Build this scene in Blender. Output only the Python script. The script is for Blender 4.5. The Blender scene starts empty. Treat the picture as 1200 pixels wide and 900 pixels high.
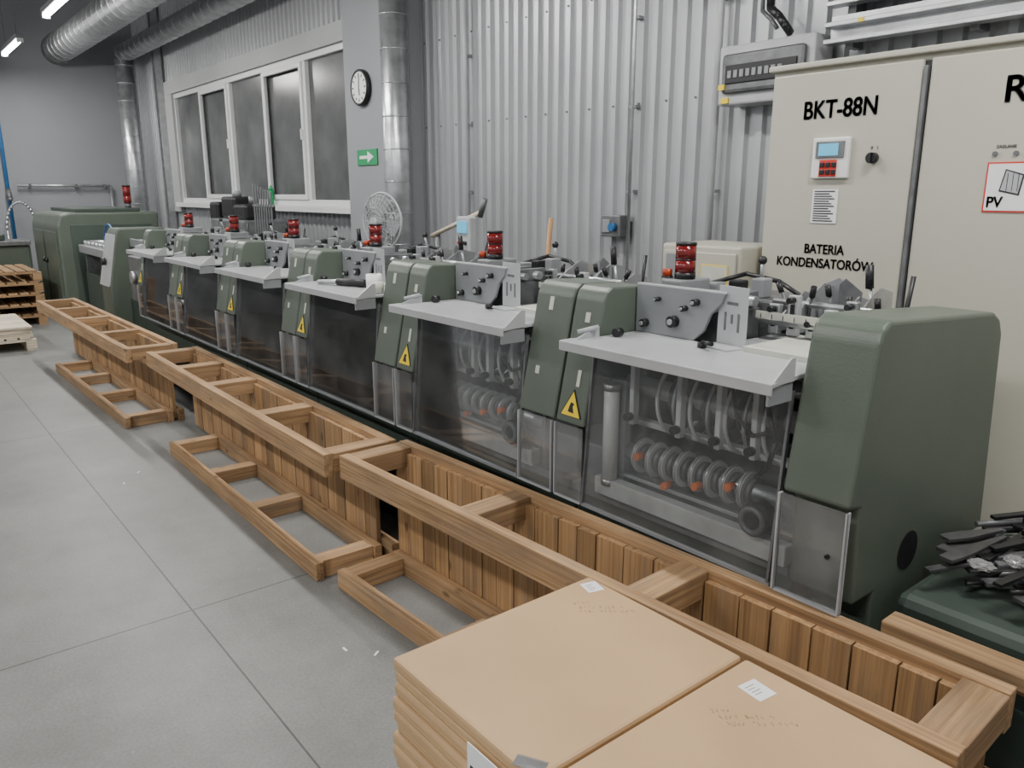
import bpy, bmesh, math, random
from mathutils import Vector, Matrix
random.seed(7)
rnd = random.uniform
C = bpy.context.scene.collection

# ------------------------------------------------------------------ materials
def newmat(name):
    m = bpy.data.materials.new(name); m.use_nodes = True
    nt = m.node_tree; b = nt.nodes['Principled BSDF']
    return m, nt, b

def mat(name, col, rough=0.5, metal=0.0, var=0.12, scale=6.0, bump=0.0, bscale=None, island=0.0, spec=0.5, scuff=0.0):
    m, nt, b = newmat(name)
    N, L = nt.nodes, nt.links
    tc = N.new('ShaderNodeTexCoord')
    nz = N.new('ShaderNodeTexNoise'); nz.inputs['Scale'].default_value = scale; nz.inputs['Detail'].default_value = 5
    L.new(tc.outputs['Object'], nz.inputs['Vector'])
    rp = N.new('ShaderNodeValToRGB')
    rp.color_ramp.elements[0].position = .3; rp.color_ramp.elements[1].position = .7
    rp.color_ramp.elements[0].color = [c*(1-var) for c in col]+[1]
    rp.color_ramp.elements[1].color = [min(1,c*(1+var)) for c in col]+[1]
    L.new(nz.outputs['Fac'], rp.inputs[0])
    out = rp.outputs[0]
    if island > 0:
        g = N.new('ShaderNodeNewGeometry')
        mr = N.new('ShaderNodeMapRange'); mr.inputs[3].default_value = 1-island; mr.inputs[4].default_value = 1+island
        L.new(g.outputs['Random Per Island'], mr.inputs[0])
        mx = N.new('ShaderNodeVectorMath'); mx.operation = 'SCALE'
        L.new(out, mx.inputs[0]); L.new(mr.outputs[0], mx.inputs['Scale']); out = mx.outputs[0]
    if scuff > 0:
        mp = N.new('ShaderNodeMapping'); mp.inputs['Scale'].default_value = (9, 9, 30); mp.inputs['Rotation'].default_value = (.3,.4,.2)
        L.new(tc.outputs['Object'], mp.inputs['Vector'])
        n3 = N.new('ShaderNodeTexNoise'); n3.inputs['Scale'].default_value = 3; n3.inputs['Detail'].default_value = 8; n3.inputs['Roughness'].default_value = .7
        L.new(mp.outputs[0], n3.inputs['Vector'])
        r3 = N.new('ShaderNodeMapRange'); r3.inputs[1].default_value = .66; r3.inputs[2].default_value = .72; r3.inputs[3].default_value = 0; r3.inputs[4].default_value = scuff
        L.new(n3.outputs['Fac'], r3.inputs[0])
        mm = N.new('ShaderNodeMixRGB'); mm.inputs[2].default_value = (.35,.36,.33,1)
        L.new(r3.outputs[0], mm.inputs[0]); L.new(out, mm.inputs[1]); out = mm.outputs[0]
    L.new(out, b.inputs['Base Color'])
    b.inputs['Roughness'].default_value = rough; b.inputs['Metallic'].default_value = metal
    b.inputs['Specular IOR Level'].default_value = spec
    if bump > 0:
        n2 = N.new('ShaderNodeTexNoise'); n2.inputs['Scale'].default_value = bscale or scale*4; n2.inputs['Detail'].default_value = 4
        L.new(tc.outputs['Object'], n2.inputs['Vector'])
        bp = N.new('ShaderNodeBump'); bp.inputs['Strength'].default_value = bump; bp.inputs['Distance'].default_value = .01
        L.new(n2.outputs['Fac'], bp.inputs['Height']); L.new(bp.outputs[0], b.inputs['Normal'])
    return m

def wood(name, axis, dark, light, island=.2, grain=.9):
    m, nt, b = newmat(name); N, L = nt.nodes, nt.links
    tc = N.new('ShaderNodeTexCoord'); g = N.new('ShaderNodeNewGeometry')
    off = N.new('ShaderNodeVectorMath'); off.operation = 'MULTIPLY_ADD'
    cmb = N.new('ShaderNodeCombineXYZ')
    for i in range(3): L.new(g.outputs['Random Per Island'], cmb.inputs[i])
    off.inputs[1].default_value = (37, 53, 71)
    L.new(cmb.outputs[0], off.inputs[0]); L.new(tc.outputs['Object'], off.inputs[2])
    mp = N.new('ShaderNodeMapping'); s = [34, 34, 34]; s['xyz'.index(axis)] = grain
    mp.inputs['Scale'].default_value = s
    L.new(off.outputs[0], mp.inputs['Vector'])
    nz = N.new('ShaderNodeTexNoise'); nz.inputs['Scale'].default_value = 2.0; nz.inputs['Detail'].default_value = 6; nz.inputs['Roughness'].default_value = .65; nz.inputs['Distortion'].default_value = .1
    L.new(mp.outputs[0], nz.inputs['Vector'])
    rp = N.new('ShaderNodeValToRGB'); e = rp.color_ramp.elements
    e[0].position = .25; e[0].color = list(dark)+[1]; e[1].position = .65; e[1].color = list(light)+[1]
    L.new(nz.outputs['Fac'], rp.inputs[0])
    # grey weathering patches
    n4 = N.new('ShaderNodeTexNoise'); n4.inputs['Scale'].default_value = 2.2; n4.inputs['Detail'].default_value = 7; n4.inputs['Roughness'].default_value = .7
    mp4 = N.new('ShaderNodeMapping'); s = [6, 6, 6]; s['xyz'.index(axis)] = .8; mp4.inputs['Scale'].default_value = s
    L.new(off.outputs[0], mp4.inputs['Vector']); L.new(mp4.outputs[0], n4.inputs['Vector'])
    r4 = N.new('ShaderNodeMapRange'); r4.inputs[1].default_value = .5; r4.inputs[2].default_value = .68; r4.inputs[3].default_value = 0; r4.inputs[4].default_value = .55
    L.new(n4.outputs['Fac'], r4.inputs[0])
    mg = N.new('ShaderNodeMixRGB'); mg.inputs[2].default_value = (.21,.165,.12,1)
    L.new(r4.outputs[0], mg.inputs[0]); L.new(rp.outputs[0], mg.inputs[1])
    mp2 = N.new('ShaderNodeMapping'); s = [9, 9, 9]; s['xyz'.index(axis)] = 4
    mp2.inputs['Scale'].default_value = s; L.new(off.outputs[0], mp2.inputs['Vector'])
    vo = N.new('ShaderNodeTexVoronoi'); vo.inputs['Scale'].default_value = 1.0; L.new(mp2.outputs[0], vo.inputs['Vector'])
    kr = N.new('ShaderNodeMapRange'); kr.inputs[1].default_value = .06; kr.inputs[2].default_value = .14; kr.inputs[3].default_value = .45; kr.inputs[4].default_value = 1
    L.new(vo.outputs['Distance'], kr.inputs[0])
    n2 = N.new('ShaderNodeTexNoise'); n2.inputs['Scale'].default_value = 3; n2.inputs['Detail'].default_value = 5
    L.new(off.outputs[0], n2.inputs['Vector'])
    r2 = N.new('ShaderNodeMapRange'); r2.inputs[1].default_value = .3; r2.inputs[2].default_value = .7; r2.inputs[3].default_value = .8; r2.inputs[4].default_value = 1.12
    L.new(n2.outputs['Fac'], r2.inputs[0])
    mr = N.new('ShaderNodeMapRange'); mr.inputs[3].default_value = 1-island; mr.inputs[4].default_value = 1+island
    L.new(g.outputs['Random Per Island'], mr.inputs[0])
    mu = N.new('ShaderNodeMath'); mu.operation = 'MULTIPLY'; L.new(mr.outputs[0], mu.inputs[0]); L.new(r2.outputs[0], mu.inputs[1])
    mv = N.new('ShaderNodeMath'); mv.operation = 'MULTIPLY'; L.new(mu.outputs[0], mv.inputs[0]); L.new(kr.outputs[0], mv.inputs[1])
    mx = N.new('ShaderNodeVectorMath'); mx.operation = 'SCALE'; L.new(mg.outputs[0], mx.inputs[0]); L.new(mv.outputs[0], mx.inputs['Scale'])
    L.new(mx.outputs[0], b.inputs['Base Color']); b.inputs['Roughness'].default_value = .78
    bp = N.new('ShaderNodeBump'); bp.inputs['Strength'].default_value = .35; bp.inputs['Distance'].default_value = .003
    L.new(nz.outputs['Fac'], bp.inputs['Height']); L.new(bp.outputs[0], b.inputs['Normal'])
    return m

def emis(name, col, s):
    m, nt, b = newmat(name)
    b.inputs['Base Color'].default_value = (*col, 1); b.inputs['Emission Color'].default_value = (*col, 1); b.inputs['Emission Strength'].default_value = s
    return m

def plexi(name, tint, rough=.06, op=.15, gray=(.3,.31,.31), ior=1.22):
    m, nt, b = newmat(name); N, L = nt.nodes, nt.links
    tr = N.new('ShaderNodeBsdfTransparent'); tr.inputs[0].default_value = (*tint, 1)
    b.inputs['Base Color'].default_value = (*gray, 1); b.inputs['Roughness'].default_value = rough
    nz = N.new('ShaderNodeTexNoise'); nz.inputs['Scale'].default_value = 7; nz.inputs['Detail'].default_value = 6
    tc = N.new('ShaderNodeTexCoord'); L.new(tc.outputs['Object'], nz.inputs['Vector'])
    mr = N.new('ShaderNodeMapRange'); mr.inputs[1].default_value = .35; mr.inputs[2].default_value = .75; mr.inputs[3].default_value = op*.6; mr.inputs[4].default_value = op*1.6
    L.new(nz.outputs['Fac'], mr.inputs[0])
    mx = N.new('ShaderNodeMixShader'); L.new(mr.outputs[0], mx.inputs[0]); L.new(tr.outputs[0], mx.inputs[1]); L.new(b.outputs[0], mx.inputs[2])
    gl = N.new('ShaderNodeBsdfGlossy'); gl.inputs['Roughness'].default_value = .04
    fr = N.new('ShaderNodeFresnel'); fr.inputs[0].default_value = ior
    m2 = N.new('ShaderNodeMixShader'); L.new(fr.outputs[0], m2.inputs[0]); L.new(mx.outputs[0], m2.inputs[1]); L.new(gl.outputs[0], m2.inputs[2])
    L.new(m2.outputs[0], N['Material Output'].inputs[0])
    return m

M = {}
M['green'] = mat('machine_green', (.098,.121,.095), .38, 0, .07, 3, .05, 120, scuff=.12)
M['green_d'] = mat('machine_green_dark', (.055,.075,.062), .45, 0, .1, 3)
M['grey'] = mat('grey_paint', (.25,.26,.27), .45, 0, .08, 8)
M['tray'] = mat('tray_grey', (.44,.45,.46), .28, .0, .08, 6)
M['steel'] = mat('brushed_steel', (.52,.53,.54), .32, .8, .15, 12, .1, 60)
M['steel_d'] = mat('dark_steel', (.16,.165,.17), .45, .4, .25, 14)
M['part'] = mat('oily_part_metal', (.085,.085,.085), .42, .3, .35, 14)
M['black'] = mat('black_plastic', (.012,.012,.013), .4, 0, .1, 5)
M['inner'] = mat('machine_interior_dark', (.20,.205,.205), .6, .1, .4, 9)
M['innerl'] = mat('machine_interior_light', (.62,.63,.63), .45, .0, .2, 9)
M['white'] = mat('white_plastic', (.80,.80,.78), .4, 0, .03, 5)
M['cream'] = mat('cabinet_cream', (.485,.47,.39), .42, 0, .03, 1.5)
M['kraft'] = mat('kraft_paper', (.52,.34,.178), .6, 0, .09, 3, .45, 5, island=.06)
M['orange'] = mat('orange_plastic', (.85,.2,.04), .4)
M['orange_d'] = mat('amber_beacon', (.40,.045,.01), .3)
M['red'] = mat('red_beacon', (.18,.008,.008), .15, 0, .1, 8, spec=.8)
M['yellow'] = mat('sign_yellow', (.85,.62,.02), .5, 0, .02)
M['signgreen'] = mat('exit_sign_green', (.01,.28,.10), .5, 0, .02)
M['blue'] = mat('blue_pipe', (.02,.12,.30), .4)
M['paper'] = mat('label_paper', (.82,.82,.82), .6, 0, .02)
M['ink'] = mat('marker_ink', (.03,.03,.035), .6, 0, .02)
M['inkb'] = mat('pencil_ink', (.24,.16,.11), .6, 0, .02)
M['redink'] = mat('red_ink', (.6,.03,.02), .6, 0, .02)
M['duct'] = mat('galvanised_duct', (.58,.60,.61), .3, .8, .2, 9, .1, 30)
M['corr'] = mat('corrugated_sheet', (.45,.46,.475), .34, .35, .08, 1.2, .03, 20)
M['plaster'] = mat('grey_plaster', (.28,.29,.305), .75, 0, .05, .8, .15, 30)
M['plaster_l'] = mat('light_plaster', (.40,.41,.41), .7, 0, .05, 2)
M['upvc'] = mat('upvc_white', (.70,.71,.71), .35, 0, .02)
M['pane'] = mat('window_screen', (.10,.105,.105), .2, 0, .3, 2)
M['ceil'] = mat('ceiling_paint', (.30,.305,.31), .8, 0, .06, 2)
M['wx'] = wood('timber_x', 'x', (.15,.078,.034), (.46,.285,.14))
M['wy'] = wood('timber_y', 'y', (.15,.078,.034), (.46,.285,.14))
M['wz'] = wood('timber_z', 'z', (.18,.09,.038), (.45,.27,.12), .28, .35)
M['wl'] = wood('pale_timber', 'y', (.50,.42,.30), (.78,.70,.56), .10)
M['plexi'] = plexi('smoked_plexiglass', (.90,.91,.91), op=.11, gray=(.40,.41,.41))
M['plexic'] = plexi('clear_plexiglass', (.90,.91,.91), op=.20, gray=(.45,.46,.46))
M['bag'] = plexi('plastic_bag', (.9,.9,.9), .15, .35, (.6,.6,.6), 1.4)
M['screen'] = emis('lcd_screen', (.10,.42,.62), .5)
M['tube'] = emis('lamp_tube', (1,.97,.93), 80)
M['bottle'] = mat('green_bottle', (.03,.4,.15), .2)
M['tapec'] = mat('masking_tape', (.56,.57,.5), .6)

def floor_mat():
    m, nt, b = newmat('concrete_floor'); N, L = nt.nodes, nt.links
    tc = N.new('ShaderNodeTexCoord')
    n1 = N.new('ShaderNodeTexNoise'); n1.inputs['Scale'].default_value = 1.3; n1.inputs['Detail'].default_value = 9; n1.inputs['Roughness'].default_value=.7
    n2 = N.new('ShaderNodeTexNoise'); n2.inputs['Scale'].default_value = 90; n2.inputs['Detail'].default_value = 2
    for n in (n1, n2): L.new(tc.outputs['Object'], n.inputs['Vector'])
    rp = N.new('ShaderNodeValToRGB'); e = rp.color_ramp.elements
    e[0].position = .3; e[0].color = (.138,.141,.135,1); e[1].position = .7; e[1].color = (.225,.228,.22,1)
    L.new(n1.outputs['Fac'], rp.inputs[0])
    mr = N.new('ShaderNodeMapRange'); mr.inputs[1].default_value=.3; mr.inputs[2].default_value=.7; mr.inputs[3].default_value=.88; mr.inputs[4].default_value=1.1
    L.new(n2.outputs['Fac'], mr.inputs[0])
    vo = N.new('ShaderNodeTexVoronoi'); vo.inputs['Scale'].default_value = 6; L.new(tc.outputs['Object'], vo.inputs['Vector'])
    vr = N.new('ShaderNodeMapRange'); vr.inputs[1].default_value=.02; vr.inputs[2].default_value=.035; vr.inputs[3].default_value=1.5; vr.inputs[4].default_value=1; L.new(vo.outputs['Distance'], vr.inputs[0])
    sx = N.new('ShaderNodeSeparateXYZ'); L.new(tc.outputs['Object'], sx.inputs[0])
    def joint(sock, origin, per):
        a = N.new('ShaderNodeMath'); a.operation='SUBTRACT'; a.inputs[1].default_value = origin-per/2; L.new(sock, a.inputs[0])
        w = N.new('ShaderNodeMath'); w.operation='WRAP'; w.inputs[1].default_value = per; w.inputs[2].default_value = 0; L.new(a.outputs[0], w.inputs[0])
        s = N.new('ShaderNodeMath'); s.operation='SUBTRACT'; s.inputs[1].default_value = per/2; L.new(w.outputs[0], s.inputs[0])
        ab = N.new('ShaderNodeMath'); ab.operation='ABSOLUTE'; L.new(s.outputs[0], ab.inputs[0])
        g = N.new('ShaderNodeMath'); g.operation='GREATER_THAN'; g.inputs[1].default_value = .0035; L.new(ab.outputs[0], g.inputs[0])
        return g.outputs[0]
    jx = joint(sx.outputs[0], -3.17, 3.18); jy = joint(sx.outputs[1], .84, 3.18)
    mn = N.new('ShaderNodeMath'); mn.operation='MINIMUM'; L.new(jx, mn.inputs[0]); L.new(jy, mn.inputs[1])
    m3 = N.new('ShaderNodeMapRange'); m3.inputs[3].default_value=.3; m3.inputs[4].default_value=1; L.new(mn.outputs[0], m3.inputs[0])
    mu = N.new('ShaderNodeMath'); mu.operation='MULTIPLY'; L.new(mr.outputs[0], mu.inputs[0]); L.new(m3.outputs[0], mu.inputs[1])
    mv = N.new('ShaderNodeMath'); mv.operation='MULTIPLY'; L.new(mu.outputs[0], mv.inputs[0]); L.new(vr.outputs[0], mv.inputs[1])
    mx = N.new('ShaderNodeVectorMath'); mx.operation='SCALE'; L.new(rp.outputs[0], mx.inputs[0]); L.new(mv.outputs[0], mx.inputs['Scale'])
    L.new(mx.outputs[0], b.inputs['Base Color']); b.inputs['Roughness'].default_value = .42; b.inputs['Specular IOR Level'].default_value=.45
    return m
M['floor'] = floor_mat()

# ------------------------------------------------------------------ builder
class B:
    def __init__(s): s.bm = bmesh.new(); s.mats = []
    def mi(s, m):
        if m not in s.mats: s.mats.append(m)
        return s.mats.index(m)
    def merge(s, t, m, mx=None, smooth=None):
        i = s.mi(m)
        if mx is not None: t.transform(mx)
        for f in t.faces:
            f.material_index = i
            if smooth: f.smooth = True
        me = bpy.data.meshes.new('tmp'); t.to_mesh(me); t.free()
        s.bm.from_mesh(me); bpy.data.meshes.remove(me)
    def box(s, x0, x1, y0, y1, z0, z1, m, bev=0, mx=None):
        t = bmesh.new(); bmesh.ops.create_cube(t, size=1)
        t.transform(Matrix.Translation(((x0+x1)/2,(y0+y1)/2,(z0+z1)/2)) @ Matrix.Diagonal((abs(x1-x0),abs(y1-y0),abs(z1-z0),1)))
        if bev: bmesh.ops.bevel(t, geom=t.edges[:], offset=bev, segments=2, affect='EDGES', profile=.5)
        s.merge(t, m, mx)
    def prism(s, pts, axis, a0, a1, m, bev=0, mx=None, seg=3):
        t = bmesh.new()
        def P(p, a):
            return {'x':(a,p[0],p[1]),'y':(p[0],a,p[1]),'z':(p[0],p[1],a)}[axis]
        lo = [t.verts.new(P(p,a0)) for p in pts]; hi = [t.verts.new(P(p,a1)) for p in pts]
        t.faces.new(lo); t.faces.new(hi[::-1])
        n = len(pts)
        for i in range(n): t.faces.new((lo[i], hi[i], hi[(i+1)%n], lo[(i+1)%n]))
        bmesh.ops.recalc_face_normals(t, faces=t.faces[:])
        if bev: bmesh.ops.bevel(t, geom=t.edges[:], offset=bev, segments=seg, affect='EDGES', profile=.5)
        s.merge(t, m, mx)
    def cyl(s, p, q, r, m, r2=None, n=20, mx=None):
        p, q = Vector(p), Vector(q); d = q-p
        t = bmesh.new()
        bmesh.ops.create_cone(t, cap_ends=True, segments=n, radius1=r, radius2=r if r2 is None else r2, depth=d.length)
        for f in t.faces:
            if len(f.verts) == 4: f.smooth = True
        T = Matrix.Translation((p+q)/2) @ d.to_track_quat('Z','Y').to_matrix().to_4x4()
        t.transform(T); s.merge(t, m, mx)
    def sph(s, c, r, m, sc=(1,1,1), mx=None):
        t = bmesh.new(); bmesh.ops.create_uvsphere(t, u_segments=16, v_segments=10, radius=r)
        t.transform(Matrix.Translation(c) @ Matrix.Diagonal((*sc,1))); s.merge(t, m, mx, True)
    def tor(s, c, R, r, ax, m, n=32, k=8, arc=(0, 2*math.pi), mx=None):
        t = bmesh.new(); q = Vector(ax).to_track_quat('Z','Y').to_matrix().to_4x4()
        full = abs(arc[1]-arc[0]-2*math.pi) < 1e-4
        cnt = n if full else n+1; rings = []
        for i in range(cnt):
            a = arc[0]+(arc[1]-arc[0])*i/n
            rings.append([t.verts.new(((R+r*math.cos(b))*math.cos(a),(R+r*math.cos(b))*math.sin(a),r*math.sin(b))) for b in [2*math.pi*j/k for j in range(k)]])
        for i in range(cnt if full else cnt-1):
            A, Bq = rings[i], rings[(i+1)%cnt]
            for j in range(k): t.faces.new((A[j], Bq[j], Bq[(j+1)%k], A[(j+1)%k]))
        t.transform(Matrix.Translation(c) @ q); s.merge(t, m, mx, True)
    def path(s, pts, r, m, n=12):
        for a, b in zip(pts[:-1], pts[1:]):
            s.cyl(a, b, r, m, n=n)
            s.sph(b, r, m)
    def done(s, name, loc=(0,0,0), rot=0):
        me = bpy.data.meshes.new(name); s.bm.normal_update(); s.bm.to_mesh(me); s.bm.free()
        for k in s.mats: me.materials.append(M[k])
        o = bpy.data.objects.new(name, me); C.objects.link(o); o.location = loc; o.rotation_euler[2] = rot
        return o
def inst(src, loc):
    o = bpy.data.objects.new(src.name.split('.')[0], src.data); C.objects.link(o); o.location = loc; return o
WALLROT = (math.pi/2, 0, 0)
def text(body, size, loc, rot, m, parent, name, sx=1.0, w=0.0):
    for dx, dz in (((0,0),) if not w else ((-w,-w),(w,-w),(-w,w),(w,w))):
        cu = bpy.data.curves.new(name, 'FONT'); cu.body = body; cu.size = size; cu.align_x='CENTER'; cu.align_y='CENTER'
        cu.extrude = .0008; cu.materials.append(M[m])
        o = bpy.data.objects.new(name, cu); C.objects.link(o); o.location = (loc[0]+dx, loc[1], loc[2]+dz); o.rotation_euler = rot; o.scale=(sx,1,1)
        o.parent = parent

# ------------------------------------------------------------------ room
XL, XR, YW, ZC = -15.8, 3.0, 4.2, 5.4
b = B(); b.box(XL-.2, XR, -5, YW+.2, -.1, 0, 'floor'); b.done('floor')
b = B(); b.box(XL-.2, XR, -5, YW+.2, ZC, ZC+.1, 'ceil')
b.done('ceiling')
b = B(); b.box(XL-.15, XL, -5, YW+.15, 0, ZC, 'plaster')
b.done('wall_left')
def corr(b, x0, x1, z0, z1, y=YW, p=.118, d=.03):
    t = bmesh.new(); prof = []
    x = x0
    while x < x1:
        for dx, dy in ((0,0),(.040,0),(.052,-d),(.092,-d),(.104,0)):
            if x+dx <= x1: prof.append((x+dx, y+dy))
        x += p
    prof.append((x1, y))
    lo = [t.verts.new((a,c,z0)) for a,c in prof]; hi = [t.verts.new((a,c,z1)) for a,c in prof]
    for i in range(len(prof)-1): t.faces.new((lo[i],lo[i+1],hi[i+1],hi[i]))
    b.merge(t, 'corr')
WX0, WX1, WZ0, WZ1 = -13.66, -7.70, 1.55, 3.22
b = B()
corr(b, WX1+.05, XR, 0, ZC); corr(b, XL, WX1, 0, WZ0-.06); corr(b, XL, WX1, WZ1+.2, ZC); corr(b, XL, WX0-.35, WZ0-.06, WZ1+.2)
for (x0,x1,z0,z1) in ((WX1,XR,0,ZC),(XL,WX1,0,WZ0),(XL,WX1,WZ1,ZC),(XL,WX0,WZ0,WZ1)):
    b.box(x0,x1,YW+.051,YW+.2,z0,z1,'corr')
for z in (2.28, 3.0):
    x = WX1+.05+.072
    while x < XR-.1:
        b.cyl((x,YW-.03,z),(x,YW-.038,z),.008,'steel_d',n=8); x += .236
b.done('wall_back')
b = B()
b.box(WX0-.35, WX1+.1, YW-.09, YW+.06, WZ1, WZ1+.2, 'plaster_l', .005)
b.box(WX0-.35, WX0, YW-.09, YW+.06, WZ0-.15, WZ1, 'plaster_l', .005)
b.box(WX0-.05, WX1+.1, YW-.16, YW+.06, WZ0-.07, WZ0, 'upvc', .006)
b.done('trim_1')
b = B()
w = (WX1-WX0)/5
yf0, yf1 = YW-.05, YW+.02
b.box(WX0, WX1, yf0, yf1, WZ0, WZ0+.07, 'upvc', .006); b.box(WX0, WX1, yf0, yf1, WZ1-.07, WZ1, 'upvc', .006)
for i in range(6):
    x = WX0+w*i; b.box(x-(.035 if i else 0), x+(.035 if i<5 else 0), yf0, yf1, WZ0+.07, WZ1-.07, 'upvc', .005)
for i in range(5):
    x0 = WX0+w*i+.035; x1 = x0+w-.07
    if i in (1,3):
        for (a,c,e,f) in ((x0,x1,WZ0+.07,WZ0+.13),(x0,x1,WZ1-.13,WZ1-.07),(x0,x0+.06,WZ0+.13,WZ1-.13),(x1-.06,x1,WZ0+.13,WZ1-.13)):
            b.box(a,c,yf0-.02,yf0+.02,e,f,'upvc',.005)
        b.box(x1-.045,x1-.02,yf0-.045,yf0-.02,2.3,2.42,'white',.004)
b.box(WX0, WX1, YW+.0, YW+.015, WZ0, WZ1, 'pane')
b.done('window_1')
b = B(); b.box(-7.69, -6.45, 4.03, 4.165, 0, ZC, 'plaster', .005); b.done('trim_2')

# ---------------------------------------------------------------- ducts
def duct(name, pts, r, end=None):
    b = B()
    for p, q in zip(pts[:-1], pts[1:]):
        b.cyl(p, q, r, 'duct', n=28); d = (Vector(q)-Vector(p)); L = d.length; d.normalize()
        k = .12
        while k < L-.03:
            b.tor(Vector(p)+d*k, r, .006, d, 'duct', n=28, k=6); k += .28
    for q in pts[1:-1]: b.sph(q, r*1.02, 'duct')
    if end: b.cyl(end[0], end[1], r*1.12, 'steel_d', n=28)
    return b.done(name)
duct('ventilation_duct', [(-15.3,2.95,4.0),(2.5,2.95,4.0)], .215, ((-15.6,2.95,4.0),(-15.3,2.95,4.0)))
duct('ventilation_duct', [(-15.0,3.8,0),(-15.0,3.8,3.95),(2.5,3.8,3.95)], .14)
duct('ventilation_duct', [(-6.42,3.86,0),(-6.42,3.86,3.72)], .12)
b = B()
for x in (-14.2,-14.05): b.box(x, x+.03, 4.02, 4.1, .0, ZC, 'steel')
b.box(-14.2,-14.02,4.1,4.12,0,ZC,'steel')
b.done('steel_channel_post')
b = B(); b.path([(-15.72,2.12,1.82),(-15.72,3.55,1.82),(-15.72,3.55,0.03)], .022, 'steel'); 
for y in (2.3,3.0,3.45): b.box(-15.79,-15.69,y-.02,y+.02,1.79,1.85,'steel_d')
b.done('air_pipe')
b = B(); b.path([(-15.72,1.98,0.03),(-15.72,1.98,5.3)], .028, 'blue')
b.path([(-15.72,1.98,1.75),(-15.62,1.98,1.60)], .04, 'steel_d')
b.done('compressed_air_line')
b = B(); pts=[]
for i in range(19):
    a = math.pi*i/18; pts.append((-15.5, 2.08-.22*math.cos(a)-.0, 1.1+.45*math.sin(a)))
b.path([(-15.5,1.86,.02)]+pts+[(-15.5,2.3,.02)], .02, 'steel'); b.done('air_hose')

# lamps
for yy in (2.05, -1.6):
    for xx in (-13.9,-10.5,-7.1,-3.7,-.3):
        b = B()
        b.box(xx-.75, xx+.75, yy-.05, yy+.05, 3.74, 3.80, 'grey', .01)
        b.cyl((xx-.7,yy,3.71),(xx+.7,yy,3.71),.022,'tube',n=12)
        for s_ in (-.73,.73): b.box(xx+s_-.02,xx+s_+.02,yy-.04,yy+.04,3.69,3.745,'white')
        for s_ in (-.5,.5): b.cyl((xx+s_,yy,3.8),(xx+s_,yy,ZC),.004,'steel_d',n=6)
        lo = b.done('fluorescent_lamp')
        ld = bpy.data.lights.new('tube_light','AREA'); ld.shape='RECTANGLE'; ld.size=1.4; ld.size_y=.12; ld.energy=60; ld.color=(1,.98,.955)
        l = bpy.data.objects.new('tube_light', ld); C.objects.link(l); l.location=(xx,yy,3.67); l.parent = lo

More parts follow.
